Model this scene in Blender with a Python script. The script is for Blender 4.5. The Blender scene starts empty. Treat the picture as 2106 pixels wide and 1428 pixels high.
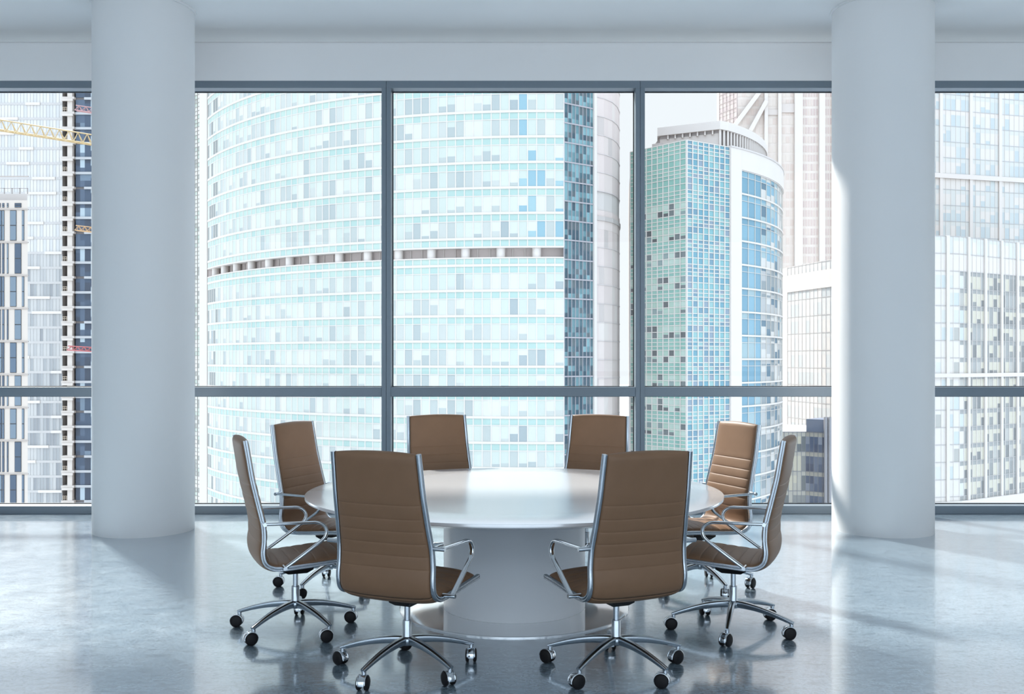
import bpy, math, random
from mathutils import Vector, Matrix
random.seed(7)
C = bpy.context.scene.collection
PI = math.pi
F, CX, CY, H = 2024.0, 1055.5, 740.0, 1.593      # focal length in pixels, principal point, eye height


def W(px, Y):
    return (px - CX) * Y / F


def ZZ(py, Y):
    return H - (py - CY) * Y / F


# ---------------------------------------------------------------- materials
def nodes_of(name):
    m = bpy.data.materials.new(name)
    m.use_nodes = True
    nt = m.node_tree
    return m, nt, nt.nodes['Principled BSDF']


def srgb(r, g, b):
    f = lambda c: (c / 255 / 12.92) if c / 255 <= 0.04045 else ((c / 255 + 0.055) / 1.055) ** 2.4
    return (f(r), f(g), f(b))


def plain(name, col, rough=0.5, metal=0.0, spec=0.5, vary=0.04, scale=3.0, bump=0.0, bscale=200.0, ior=None, object_space=True):
    m, nt, p = nodes_of(name)
    N, L = nt.nodes, nt.links
    p.inputs['Roughness'].default_value = rough
    p.inputs['Metallic'].default_value = metal
    p.inputs['Specular IOR Level'].default_value = spec
    if ior: p.inputs['IOR'].default_value = ior
    tc = N.new('ShaderNodeTexCoord')
    no = N.new('ShaderNodeTexNoise'); no.inputs['Scale'].default_value = scale; no.inputs['Detail'].default_value = 3
    L.new(tc.outputs['Object'], no.inputs['Vector'])
    mx = N.new('ShaderNodeMix'); mx.data_type = 'RGBA'
    mx.inputs[6].default_value = (*[c * (1 - vary) for c in col], 1)
    mx.inputs[7].default_value = (*[min(1, c * (1 + vary)) for c in col], 1)
    L.new(no.outputs['Fac'], mx.inputs[0])
    L.new(mx.outputs[2], p.inputs['Base Color'])
    if bump:
        n2 = N.new('ShaderNodeTexNoise'); n2.inputs['Scale'].default_value = bscale; n2.inputs['Detail'].default_value = 4
        L.new(tc.outputs['Object'], n2.inputs['Vector'])
        b = N.new('ShaderNodeBump'); b.inputs['Strength'].default_value = bump; b.inputs['Distance'].default_value = 0.002
        L.new(n2.outputs['Fac'], b.inputs['Height']); L.new(b.outputs['Normal'], p.inputs['Normal'])
    return m


def concrete_floor():
    m, nt, p = nodes_of('polished_concrete')
    N, L = nt.nodes, nt.links
    tc = N.new('ShaderNodeTexCoord')

    def noise(scale, detail, rough=0.6, dist=0.0):
        n = N.new('ShaderNodeTexNoise')
        n.inputs['Scale'].default_value = scale; n.inputs['Detail'].default_value = detail
        n.inputs['Roughness'].default_value = rough; n.inputs['Distortion'].default_value = dist
        L.new(tc.outputs['Object'], n.inputs['Vector'])
        return n
    a, b, c = noise(0.9, 6, 0.6, 0.6), noise(5.0, 8, 0.7, 0.4), noise(55.0, 7, 0.8)
    r1 = N.new('ShaderNodeValToRGB')
    r1.color_ramp.elements[0].position = 0.28; r1.color_ramp.elements[0].color = (*FLOOR_A, 1)
    r1.color_ramp.elements[1].position = 0.72; r1.color_ramp.elements[1].color = (*FLOOR_B, 1)
    ad = N.new('ShaderNodeMath'); ad.operation = 'MULTIPLY_ADD'; ad.inputs[1].default_value = 0.5
    L.new(a.outputs['Fac'], ad.inputs[0])
    hb = N.new('ShaderNodeMath'); hb.operation = 'MULTIPLY'; hb.inputs[1].default_value = 0.5
    L.new(b.outputs['Fac'], hb.inputs[0]); L.new(hb.outputs[0], ad.inputs[2])
    L.new(ad.outputs[0], r1.inputs['Fac'])
    r2 = N.new('ShaderNodeValToRGB')                       # small dark pits
    r2.color_ramp.elements[0].position = 0.40; r2.color_ramp.elements[0].color = (0.26, 0.28, 0.30, 1)
    r2.color_ramp.elements[1].position = 0.50; r2.color_ramp.elements[1].color = (1, 1, 1, 1)
    L.new(c.outputs['Fac'], r2.inputs['Fac'])
    mu = N.new('ShaderNodeMix'); mu.data_type = 'RGBA'; mu.blend_type = 'MULTIPLY'; mu.inputs[0].default_value = 0.85
    mp = N.new('ShaderNodeMapping'); mp.inputs['Scale'].default_value = (9, 20, 1); mp.inputs['Rotation'].default_value = (0, 0, .35)
    L.new(tc.outputs['Object'], mp.inputs['Vector'])
    st = noise(1.0, 9, 0.68, 0.15); L.new(mp.outputs['Vector'], st.inputs['Vector'])
    r3 = N.new('ShaderNodeValToRGB')                       # trowel streaks
    r3.color_ramp.elements[0].position = 0.34; r3.color_ramp.elements[0].color = (0.42, 0.45, 0.48, 1)
    r3.color_ramp.elements[1].position = 0.50; r3.color_ramp.elements[1].color = (1.06, 1.06, 1.06, 1)
    L.new(st.outputs['Fac'], r3.inputs['Fac'])
    m3 = N.new('ShaderNodeMix'); m3.data_type = 'RGBA'; m3.blend_type = 'MULTIPLY'; m3.inputs[0].default_value = 0.8
    L.new(r1.outputs['Color'], m3.inputs[6]); L.new(r3.outputs['Color'], m3.inputs[7])
    L.new(m3.outputs[2], mu.inputs[6]); L.new(r2.outputs['Color'], mu.inputs[7])
    L.new(mu.outputs[2], p.inputs['Base Color'])
    mr = N.new('ShaderNodeMapRange'); mr.inputs['From Min'].default_value = 0.3; mr.inputs['From Max'].default_value = 0.7
    mr.inputs['To Min'].default_value = 0.13; mr.inputs['To Max'].default_value = 0.20
    L.new(b.outputs['Fac'], mr.inputs['Value']); L.new(mr.outputs['Result'], p.inputs['Roughness'])
    p.inputs['IOR'].default_value = FLOOR_IOR
    p.inputs['Metallic'].default_value = 0.30
    p.inputs['Coat Weight'].default_value = 1.0; p.inputs['Coat IOR'].default_value = 2.2; p.inputs['Coat Roughness'].default_value = 0.08
    bp = N.new('ShaderNodeBump'); bp.inputs['Strength'].default_value = 0.22; bp.inputs['Distance'].default_value = 0.004
    L.new(c.outputs['Fac'], bp.inputs['Height']); L.new(bp.outputs['Normal'], p.inputs['Normal'])
    g = noise(130.0, 3, 0.6)
    b2 = N.new('ShaderNodeBump'); b2.inputs['Strength'].default_value = 0.035; b2.inputs['Distance'].default_value = 0.002
    L.new(g.outputs['Fac'], b2.inputs['Height']); L.new(b2.outputs['Normal'], p.inputs['Coat Normal'])
    return m


def clear_glass():
    m = bpy.data.materials.new('clear_window_glass'); m.use_nodes = True
    nt = m.node_tree; nt.nodes.clear()
    N, L = nt.nodes, nt.links
    out = N.new('ShaderNodeOutputMaterial'); mix = N.new('ShaderNodeMixShader')
    t = N.new('ShaderNodeBsdfTransparent'); t.inputs['Color'].default_value = (0.97, 0.985, 0.985, 1)
    g = N.new('ShaderNodeBsdfGlossy'); g.inputs['Roughness'].default_value = 0.0
    fr = N.new('ShaderNodeFresnel'); fr.inputs['IOR'].default_value = 1.25
    L.new(fr.outputs[0], mix.inputs[0]); L.new(t.outputs[0], mix.inputs[1]); L.new(g.outputs[0], mix.inputs[2])
    L.new(mix.outputs[0], out.inputs['Surface'])
    return m


FLOOR_A, FLOOR_B, FLOOR_IOR = (0.24, 0.34, 0.425), (0.47, 0.575, 0.655), 2.2
SKY_REAR, SKY_TOP = (1.72, 1.98, 2.28), (3.0, 3.8, 4.8)
M = {}
M['floor'] = concrete_floor()
M['glass'] = clear_glass()
M['plaster'] = plain('white_plaster', (0.85, 0.835, 0.83), 0.75, spec=0.25, vary=0.015, bump=0.02)
M['ceiling'] = plain('ceiling_paint', (0.84, 0.83, 0.82), 0.8, spec=0.2, vary=0.015)
M['column'] = plain('column_paint', (0.85, 0.84, 0.835), 0.6, spec=0.3, vary=0.01)
M['frame'] = plain('grey_aluminium', (0.17, 0.21, 0.25), 0.35, spec=0.5, vary=0.03)
M['gasket'] = plain('black_gasket', (0.015, 0.016, 0.02), 0.6)
M['table'] = plain('white_lacquer', (0.90, 0.90, 0.92), 0.25, spec=0.5, vary=0.01, ior=2.1)
M['table'].node_tree.nodes['Principled BSDF'].inputs['Coat Weight'].default_value = 1.0
M['table'].node_tree.nodes['Principled BSDF'].inputs['Coat IOR'].default_value = 2.1
M['table'].node_tree.nodes['Principled BSDF'].inputs['Coat Roughness'].default_value = 0.16
M['satin'] = plain('white_satin_paint', (0.86, 0.87, 0.89), 0.35, spec=0.4, vary=0.01)
M['steel'] = plain('polished_steel_plate', (0.90, 0.91, 0.92), 0.06, metal=0.55, vary=0.02)
M['chrome'] = plain('chrome', (0.62, 0.65, 0.68), 0.09, metal=1.0, vary=0.02)
M['brushed'] = plain('satin_aluminium', (0.47, 0.51, 0.55), 0.20, metal=1.0, vary=0.03)
M['leather'] = plain('tan_leather', (0.228, 0.127, 0.071), 0.50, spec=0.32, vary=0.08, scale=9, bump=0.12, bscale=260)
M['rubber'] = plain('black_plastic', (0.009, 0.008, 0.009), 0.5, spec=0.22, vary=0.1)
M['street'] = plain('street_surface', (0.72, 0.75, 0.77), 0.9, vary=0.1, scale=0.02)  # pale so the ground passes for white haze below the horizon


# ---------------------------------------------------------------- mesh builder
class MB:
    def __init__(s):
        s.v, s.f, s.m, s.s = [], [], [], []

    def add(s, vs, fs, mi=0, smooth=False):
        b = len(s.v)
        s.v.extend(tuple(x) for x in vs)
        for f in fs:
            s.f.append(tuple(b + i for i in f)); s.m.append(mi); s.s.append(smooth)

    def box(s, x0, x1, y0, y1, z0, z1, mi=0):
        vs = [(x0, y0, z0), (x1, y0, z0), (x1, y1, z0), (x0, y1, z0), (x0, y0, z1), (x1, y0, z1), (x1, y1, z1), (x0, y1, z1)]
        s.add(vs, [(0, 3, 2, 1), (4, 5, 6, 7), (0, 1, 5, 4), (1, 2, 6, 5), (2, 3, 7, 6), (3, 0, 4, 7)], mi)

    def wallbox(s, p, q, z0, z1, out0, out1, mi=0):
        """box over the plan segment p-q, from out0 to out1 along its outward normal (towards the viewer's side)"""
        dx, dy = q[0] - p[0], q[1] - p[1]
        l = math.hypot(dx, dy) or 1
        n = (dy / l, -dx / l)
        a = [(p[0] + n[0] * o, p[1] + n[1] * o) for o in (out0, out1)]
        b = [(q[0] + n[0] * o, q[1] + n[1] * o) for o in (out0, out1)]
        vs = []
        for z in (z0, z1):
            vs += [(*a[1], z), (*b[1], z), (*b[0], z), (*a[0], z)]
        s.add(vs, [(0, 3, 2, 1), (4, 5, 6, 7), (0, 1, 5, 4), (1, 2, 6, 5), (2, 3, 7, 6), (3, 0, 4, 7)], mi)

    def strip(s, pts, z0, z1, out0, out1, mi=0):
        """continuous band that follows a plan polyline"""
        nrm = []
        for i in range(len(pts)):
            a, b = pts[max(0, i - 1)], pts[min(len(pts) - 1, i + 1)]
            dx, dy = b[0] - a[0], b[1] - a[1]; l = math.hypot(dx, dy) or 1
            nrm.append((dy / l, -dx / l))
        vs, fs = [], []
        for (x, y), n in zip(pts, nrm):
            for o, z in ((out1, z0), (out1, z1), (out0, z1), (out0, z0)):
                vs.append((x + n[0] * o, y + n[1] * o, z))
        for i in range(len(pts) - 1):
            for k in range(4):
                fs.append((i * 4 + k, (i + 1) * 4 + k, (i + 1) * 4 + (k + 1) % 4, i * 4 + (k + 1) % 4))
        e = (len(pts) - 1) * 4
        fs += [(0, 1, 2, 3), (e + 3, e + 2, e + 1, e)]
        s.add(vs, fs, mi)

    def prism(s, poly, z0, z1, mi=0):
        n = len(poly)
        vs = [(x, y, z0) for x, y in poly] + [(x, y, z1) for x, y in poly]
        fs = [tuple(range(n - 1, -1, -1)), tuple(range(n, 2 * n))]
        fs += [(i, (i + 1) % n, n + (i + 1) % n, n + i) for i in range(n)]
        s.add(vs, fs, mi)

    def lathe(s, prof, n=48, c=(0, 0, 0), axis='z', mi=0, a0=0.0, a1=2 * PI, smooth=True):
        full = abs(a1 - a0 - 2 * PI) < 1e-6
        m = n if full else n + 1
        vs, fs = [], []
        for i in range(m):
            a = a0 + (a1 - a0) * i / n
            for r, h in prof:
                if axis == 'z': p = (r * math.cos(a), r * math.sin(a), h)
                else: p = (r * math.cos(a), h, r * math.sin(a))
                vs.append((p[0] + c[0], p[1] + c[1], p[2] + c[2]))
        k = len(prof)
        for i in range(n):
            j = (i + 1) % m
            for q in range(k - 1):
                f = (i * k + q, j * k + q, j * k + q + 1, i * k + q + 1)
                fs.append(f if axis == 'z' else f[::-1])
        s.add(vs, fs, mi, smooth)

    def sweep(s, path, prof, side=(1, 0, 0), mi=0, scale=None, smooth=True, cap=True):
        """profile [(a,b)] swept along path; a along side, b along side x tangent"""
        P = [Vector(p) for p in path]
        S0 = Vector(side)
        n, k = len(P), len(prof)
        vs, fs = [], []
        for i, p in enumerate(P):
            t = (P[min(n - 1, i + 1)] - P[max(0, i - 1)]).normalized()
            sd = (S0 - t * S0.dot(t)).normalized()
            up = sd.cross(t)
            sc = scale[i] if scale else (1, 1)
            if not isinstance(sc, tuple): sc = (sc, sc)
            for a, b in prof:
                vs.append(p + sd * a * sc[0] + up * b * sc[1])
        for i in range(n - 1):
            for q in range(k):
                fs.append((i * k + q, i * k + (q + 1) % k, (i + 1) * k + (q + 1) % k, (i + 1) * k + q))
        s.add(vs, fs, mi, smooth)
        if cap:
            s.add(vs[:k], [tuple(range(k - 1, -1, -1))], mi)
            s.add(vs[-k:], [tuple(range(k))], mi)

    def build(s, name, mats, parent=None, bevel=0.0, edge_split=True):
        me = bpy.data.meshes.new(name)
        me.from_pydata(s.v, [], s.f)
        mats = mats if isinstance(mats, (list, tuple)) else [mats]
        for m in mats: me.materials.append(m)
        me.polygons.foreach_set('material_index', s.m)
        me.polygons.foreach_set('use_smooth', s.s)
        me.update()
        o = bpy.data.objects.new(name, me)
        C.objects.link(o)
        if parent: o.parent = parent
        if bevel:
            b = o.modifiers.new('bevel', 'BEVEL'); b.width = bevel; b.segments = 3; b.limit_method = 'ANGLE'; b.angle_limit = math.radians(40)
        return o


def rrect(a, b, r, n=4):
    out = []
    for cx, cy, s0 in ((a - r, b - r, 0), (-(a - r), b - r, 90), (-(a - r), -(b - r), 180), (a - r, -(b - r), 270)):
        for i in range(n + 1):
            t = math.radians(s0 + 90 * i / n)
            out.append((cx + r * math.cos(t), cy + r * math.sin(t)))
    return out


def circ(r, n=14):
    return [(r * math.cos(2 * PI * i / n), r * math.sin(2 * PI * i / n)) for i in range(n)]


def catmull(pts, step=0.01):
    P = [Vector(p) for p in pts]
    P = [P[0] * 2 - P[1]] + P + [P[-1] * 2 - P[-2]]
    out = []
    for i in range(1, len(P) - 2):
        a, b, c, d = P[i - 1:i + 3]
        n = max(2, int((c - b).length / step))
        for k in range(n):
            t = k / n
            out.append(0.5 * ((2 * b) + (c - a) * t + (2 * a - 5 * b + 4 * c - d) * t * t + (3 * b - a - 3 * c + d) * t ** 3))
    out.append(P[-2])
    return out


def thing(name, label, cat, loc=(0, 0, 0), rz=0, group=None):
    o = bpy.data.objects.new(name, None); C.objects.link(o)
    o.empty_display_size = 0.2
    o.location = loc; o.rotation_euler = (0, 0, rz)
    o['label'] = label; o['category'] = cat
    if group: o['group'] = group
    return o


def struct(o):
    o['kind'] = 'structure'
    return o


# ---------------------------------------------------------------- room shell
XW, YF, YB, ZC = 9.19, 10.17, -2.6, 4.874
PITCH = 2.626


def wall(name, x0, x1, y0, y1, z0, z1, mat):
    b = MB(); b.box(x0, x1, y0, y1, z0, z1)
    return struct(b.build(name, mat))


wall('floor', -XW - .3, XW + .3, YB - .3, YF + .45, -.30, 0, M['floor'])
wall('ceiling', -XW, XW, YB, YF - .012, ZC, ZC + .08, M['ceiling'])
wall('roof_slab', -XW - .3, XW + .3, YB - .3, YF + .45, ZC + .08, ZC + .5, M['plaster'])
wall('wall_back', -XW - .3, XW + .3, YF, YF + .30, 4.477, ZC + .08, M['plaster'])
wall('wall_left', -XW - .3, -XW, YB, YF + .3, 0, ZC + .08, M['plaster'])
wall('wall_right', XW, XW + .3, YB, YF + .3, 0, ZC + .08, M['plaster'])
wall('wall_front', -XW - .3, XW + .3, YB - .3, YB, 4.477, ZC + .08, M['plaster'])

ZH0, ZH1 = 4.402, 4.477          # head rail
ZS = 0.080                        # bottom rail
ZM0, ZM1 = 1.211, 1.308          # middle rail
FD = 0.175                        # frame depth
MW = 0.0465                       # half of a mullion pair


def make_window(n, x0, x1):
    r = bpy.data.objects.new('window_%d' % n, None); C.objects.link(r)
    r.location = ((x0 + x1) / 2, YF, 0); r['kind'] = 'structure'
    w = (x1 - x0) / 2 - .0012

    def bar(name, a0, a1, z0, z1, d0=0.0, d1=FD, bev=.003):
        b = MB(); b.box(a0, a1, d0, d1, z0, z1)
        return b.build(name, M['frame'], r, bevel=bev)
    bar('head_rail', -w, w, ZH0, ZH1)
    bar('bottom_rail', -w, w, 0, ZS)
    bar('middle_rail', -w + MW, w - MW, ZM0, ZM1, 0.004)
    for sx in (-1, 1):
        a, c = sorted((sx * w, sx * (w - MW)))
        bar('jamb', a, c, ZS, ZH0, -.002)
    for z0, z1 in ((ZS, ZM0), (ZM1, ZH0)):
        b = MB(); b.box(-w + MW, w - MW, FD - .022, FD - .012, z0, z1)
        p = b.build('pane', M['glass'], r)
        g = MB()
        e, y0, y1, a = .008, FD - .026, FD - .008, w - MW
        g.box(-a, a, y0, y1, z0, z0 + e); g.box(-a, a, y0, y1, z1 - e, z1)
        g.box(-a, -a + e, y0, y1, z0 + e, z1 - e); g.box(a - e, a, y0, y1, z0 + e, z1 - e)
        g.build('gasket', M['gasket'], p)
    return r


for i in range(7):
    x = (i - 3.5) * PITCH
    make_window(i + 1, x, x + PITCH)
for i in range(7):                            # unseen windows added behind the viewer only to light the room
    x = (i - 3.5) * PITCH
    r = make_window(i + 8, x, x + PITCH)
    r.location.y = YB; r.rotation_euler = (0, 0, PI)

# columns
for sx, lab in ((-1, 'round white column standing before the window towards the building cranes'), (1, 'round white column standing before the window beside the tall pink tower')):
    cy, rr = 9.21, 0.452
    cx = 3.455 * sx
    b = MB()
    b.lathe([(rr, 0.0), (rr, ZC)], 96)
    o = b.build('column', M['column']); o.location = (cx, cy, 0)
    struct(o); o['label'] = lab
    b = MB(); b.lathe([(rr + .001, ZC - .02), (rr + .016, ZC - .02), (rr + .016, ZC - .001), (rr + .001, ZC - .001)], 96, smooth=False)
    b.build('collar', M['column'], o)

# ---------------------------------------------------------------- table
TX, TY, TR = 0.007, 6.35, 1.325
t = thing('conference_table', 'large round white conference table on a drum pedestal and steel disc', 'table', (TX, TY, 0))
b = MB()
b.lathe([(0.0001, .75), (1.0, .75), (TR - .004, .75), (TR - .001, .749), (TR, .746), (TR, .734), (TR - .002, .730), (TR - .075, .708), (.9, .708), (0.0001, .708)], 160, smooth=True)
top = b.build('tabletop', M['table'], t)
es = top.modifiers.new('split', 'EDGE_SPLIT'); es.split_angle = math.radians(20)
b = MB(); b.lathe([(.455, .0105), (.455, .707)], 128)
b.build('pedestal', M['satin'], t)
b = MB(); b.lathe([(0.0001, 0.010), (.731, .010), (.735, .007), (.735, 0.0), (0.0001, 0.0)], 160)
o = b.build('base_plate', M['steel'], t); o['label'] = 'mirror polished steel disc'
es = o.modifiers.new('split', 'EDGE_SPLIT'); es.split_angle = math.radians(20)

# ---------------------------------------------------------------- chair
PROF = [(-.320, 1.142), (-.303, 1.04), (-.284, .925), (-.252, .785), (-.226, .670), (-.221, .585), (-.227, .510), (-.214, .455), (-.175, .425), (-.12, .417), (0, .423), (.17, .436), (.292, .442)]
PATH = [(p[0], p[1]) for p in catmull([(s, z, 0) for s, z in PROF], .006)]
HW = [(1.142, .237), (.925, .245), (.785, .252), (.67, .260), (.585, .264), (.51, .266), (.42, .266)]


def halfw(z):
    if z >= HW[0][0]: return HW[0][1]
    for (z1, w1), (z0, w0) in zip(HW, HW[1:]):
        if z >= z0:
            return w0 + (w1 - w0) * (z - z0) / (z1 - z0)
    return HW[-1][1]


ARC = [0.0]
for a, c in zip(PATH, PATH[1:]):
    ARC.append(ARC[-1] + math.hypot(c[0] - a[0], c[1] - a[1]))
I_BEND = min(range(len(PATH)), key=lambda i: math.hypot(PATH[i][0] + .205, PATH[i][1] - .443))


def arc_at(test):
    return ARC[min(range(len(PATH)), key=test)]


SEAMS = [arc_at(lambda i, z=z: abs(PATH[i][1] - z) + (10 if i > I_BEND else 0)) for z in (.897, .825, .763, .702, .640, .573)]
SEAMS += [arc_at(lambda i, s=s: abs(PATH[i][0] - s) + (10 if i < I_BEND else 0)) for s in (-.135, -.065, .005, .075, .145, .215)]


def norm_at(i):
    a, c = PATH[max(0, i - 1)], PATH[min(len(PATH) - 1, i + 1)]
    dx, dy = c[0] - a[0], c[1] - a[1]
    l = math.hypot(dx, dy)
    # inner side (towards the sitter): rotate tangent by +90 deg (path runs down then forward)
    return (-dy / l, dx / l)


def pad(i0, i1, tin0, tin1, tout, crown, end0, end1):
    """cushion between the two side frames from path index i0 to i1"""
    rows = []
    a0, a1 = ARC[i0], ARC[i1]
    s = a0
    samples = []
    n = int((a1 - a0) / .010)
    for k in range(n + 1): samples.append(a0 + (a1 - a0) * k / n)
    for q in SEAMS:
        for d in (-.007, -.004, -.002, 0, .002, .004, .007):
            if a0 + .004 < q + d < a1 - .004: samples.append(q + d)
    for d in (.001, .003, .006, .012):
        if end0: samples.append(a0 + d)
        if end1: samples.append(a1 - d)
    samples = sorted(set(round(x, 5) for x in samples))
    keep = [samples[0]]
    for x in samples[1:]:
        if x - keep[-1] > .0009: keep.append(x)
    samples = keep
    NU = 28
    us = [math.sin((k / NU - .5) * PI) for k in range(NU + 1)]
    us = [(.55 * u + .45 * (2 * k / NU - 1)) for k, u in enumerate(us)]

    def point(a):
        i = min(range(len(ARC) - 1), key=lambda j: abs(ARC[j] - a))
        if ARC[i] > a and i > 0: i -= 1
        f = (a - ARC[i]) / (ARC[i + 1] - ARC[i])
        p, q = PATH[i], PATH[i + 1]
        n0, n1 = norm_at(i), norm_at(i + 1)
        return (p[0] + (q[0] - p[0]) * f, p[1] + (q[1] - p[1]) * f), (n0[0] + (n1[0] - n0[0]) * f, n0[1] + (n1[1] - n0[1]) * f)
    vs, fs = [], []
    for a in samples:
        (py, pz), (ny, nz) = point(a)
        w = halfw(pz) - .0125
        tf = (a - a0) / (a1 - a0)
        tin = tin0 + (tin1 - tin0) * tf
        e = 1.0
        if end0: e = min(e, math.sqrt(max(0.0, 1 - max(0.0, 1 - (a - a0) / .03) ** 2)) * .92 + .08)
        if end1: e = min(e, math.sqrt(max(0.0, 1 - max(0.0, 1 - (a1 - a) / .035) ** 2)) * .92 + .08)
        dent = 0.0
        gap = min((abs(a - q) for q in SEAMS), default=1)
        dent = .0020 * math.exp(-(gap / .0032) ** 2) + .0017 * math.exp(-(gap / .013) ** 2)
        up = 0.0
        ring = []
        for u in us:
            edge = max(0.0, 1 - abs(u) ** 5) ** .5
            dd = dent * min(1, (1 - abs(u)) / .05 + .15)
            th = (tin * (.35 + .65 * edge) + crown * (1 - u * u)) * e - dd
            lift = .010 * (1 - u * u) * max(0, 1 - (a - a0) / .08) if end0 else 0.0
            ring.append((u * w, py + ny * th, pz + nz * th + lift))
        for u in reversed(us):
            edge = max(0.0, 1 - abs(u) ** 5) ** .5
            dd = dent * .7 * min(1, (1 - abs(u)) / .05 + .15)
            th = (tout * (.35 + .65 * edge) + .008 * (1 - u * u)) * e - dd
            lift = .010 * (1 - u * u) * max(0, 1 - (a - a0) / .08) if end0 else 0.0
            ring.append((u * w, py - ny * th, pz - nz * th + lift))
        rows.append(ring)
    k = len(rows[0])
    b = MB()
    for r in rows: vs += r
    for i in range(len(rows) - 1):
        for q in range(k):
            fs.append((i * k + q, i * k + (q + 1) % k, (i + 1) * k + (q + 1) % k, (i + 1) * k + q))
    fs.append(tuple(range(k - 1, -1, -1)))
    e = (len(rows) - 1) * k
    fs.append(tuple(e + q for q in range(k)))
    b.add(vs, fs, 0, True)
    return b


FRAME_PROF = []
for a_, b_ in ((.0065, .0125), (.0098, .0110), (.0108, .0075), (.0105, .0030), (.0075, .0015)):
    FRAME_PROF.append((a_, b_))
FRAME_PROF += [(a_, -b_) for a_, b_ in reversed(FRAME_PROF)]
FRAME_PROF += [(-a_, b_) for a_, b_ in reversed(FRAME_PROF)]
FRAME_PROF = FRAME_PROF[::-1]


def make_chair():
    r = thing('office_chair', 'x', 'chair')
    pad(0, I_BEND, .024, .030, .026, .004, True, False).build('backrest', M['leather'], r)
    pad(I_BEND, len(PATH) - 3, .030, .034, .026, .014, False, True).build('seat', M['leather'], r)
    for sx in (-1, 1):
        b = MB()
        b.sweep([(sx * halfw(z), s, z) for s, z in PATH[::2] + [PATH[-1]]], FRAME_PROF)
        b.build('side_frame', M['brushed'], r)
        # armrest loop outboard of the frame
        ax = sx * (.265 + .046)
        pts = [(-.228, .682), (-.15, .680), (-.05, .678), (.03, .676), (.065, .674), (.092, .664), (.112, .645), (.120, .620), (.114, .597), (.098, .576), (.04, .535), (-.05, .473), (-.118, .428)]
        b = MB()
        b.sweep([(ax, q[0], q[1]) for q in catmull([(s, z, 0) for s, z in pts], .012)], rrect(.0125, .0088, .007, 3))
        a = b.build('armrest', M['chrome'], r)
        for s, z in ((-.226, .681), (-.114, .431)):
            st = MB()
            st.sweep([(sx * .262, s, z), (sx * .331, s, z)], circ(.011), side=(0, 1, 0))
            st.build('mounting_pin', M['chrome'], a)
    b = MB()
    b.prism([(-.06, -.085), (.06, -.085), (.06, .095), (-.06, .095)], .358, .405)
    b.add([(-.06, -.085, .358), (.06, -.085, .358), (.06, .095, .358), (-.06, .095, .358), (-.045, -.05, .336), (.045, -.05, .336), (.045, .06, .336), (-.045, .06, .336)],
          [(0, 1, 5, 4), (1, 2, 6, 5), (2, 3, 7, 6), (3, 0, 4, 7), (4, 5, 6, 7)])
    b.build('tilt_mechanism', M['rubber'], r)
    b = MB()
    b.lathe([(.0001, .35), (.0155, .35), (.0155, .253)], 24)
    b.lathe([(.0156, .257), (.0215, .257), (.0235, .254), (.0235, .168), (.026, .160), (.0001, .160)], 28)
    o = b.build('gas_lift', M['brushed'], r)
    es = o.modifiers.new('split', 'EDGE_SPLIT'); es.split_angle = math.radians(40)
    b = MB()
    b.lathe([(.0001, .172), (.027, .172), (.037, .166), (.038, .152), (.034, .134), (.026, .128), (.0001, .128)], 32)
    hub = b.build('base_hub', M['brushed'], r)
    # leg along +X, drooping arch
    path, sc = [], []
    n = 16
    for i in range(n + 1):
        f = i / n
        x = .022 + (.362 - .022) * f
        zt = .172 - .074 * (f ** 1.75)
        h = .042 * (1 - f) + .020 * f
        path.append((x, 0, zt - h / 2)); sc.append((1 - .36 * f, h / .042))
    prof = [(.0175, -.021), (.0185, -.012), (.0165, .006), (.010, .017), (.004, .021), (-.004, .021), (-.010, .017), (-.0165, .006), (-.0185, -.012), (-.0175, -.021)]
    lb = MB()
    lb.sweep(path, prof, side=(0, 1, 0), scale=sc)
    lb.sweep([(.353, 0, .090), (.353, 0, .070)], circ(.0115, 16), side=(0, 1, 0))
    leg_me = None
    # caster: origin on the floor under its stem
    cb = MB()
    cb.sweep([(0, 0, .082), (0, 0, .055)], circ(.0065, 12), side=(0, 1, 0))
    cx, cz, cr = -.016, .036, .0385
    prof_h = [(.020, -.0165), (cr, -.0165), (cr + .0012, -.012), (cr + .0012, .012), (cr, .0165), (.020, .0165)]
    cb.lathe(prof_h, 22, (cx, 0, cz), 'y', a0=math.radians(-12), a1=math.radians(192))
    prof_r = [(cr - .001, .0165), (cr + .0012, .0165), (cr + .0012, .0215), (cr - .001, .0215)]
    cb.lathe(prof_r, 20, (cx, 0, cz), 'y', a0=math.radians(0), a1=math.radians(180))
    cb.lathe([(a, -h) for a, h in prof_r][::-1], 20, (cx, 0, cz), 'y', a0=math.radians(0), a1=math.radians(180))
    wh = MB()
    wr = .0355
    wh.lathe([(.0001, -.008), (wr - .004, -.008), (wr, -.005), (wr, .004), (wr - .003, .0075), (wr * .6, .0105), (.0001, .0115)], 28, (0, 0, 0), 'y')
    first = None
    for k in range(5):
        ang = 2 * PI * k / 5
        if k == 0:
            leg = lb.build('base_leg', M['brushed'], r); leg_me = leg.data
            cas = cb.build('caster', M['chrome'], r); cas_me = cas.data
        else:
            leg = bpy.data.objects.new('base_leg', leg_me); C.objects.link(leg); leg.parent = r
            cas = bpy.data.objects.new('caster', cas_me); C.objects.link(cas); cas.parent = r
        leg.rotation_euler = (0, 0, ang)
        cas.location = (.353 * math.cos(ang), .353 * math.sin(ang), 0)
        for sy in (-1, 1):
            if first is None:
                w = wh.build('wheel', M['rubber'], cas); first = w.data
            else:
                w = bpy.data.objects.new('wheel', first); C.objects.link(w); w.parent = cas
            w.location = (cx, sy * .0195, wr)
            w.rotation_euler = (0, 0, 0 if sy > 0 else PI)
            w['label'] = 'black caster wheel'
    return r


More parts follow.
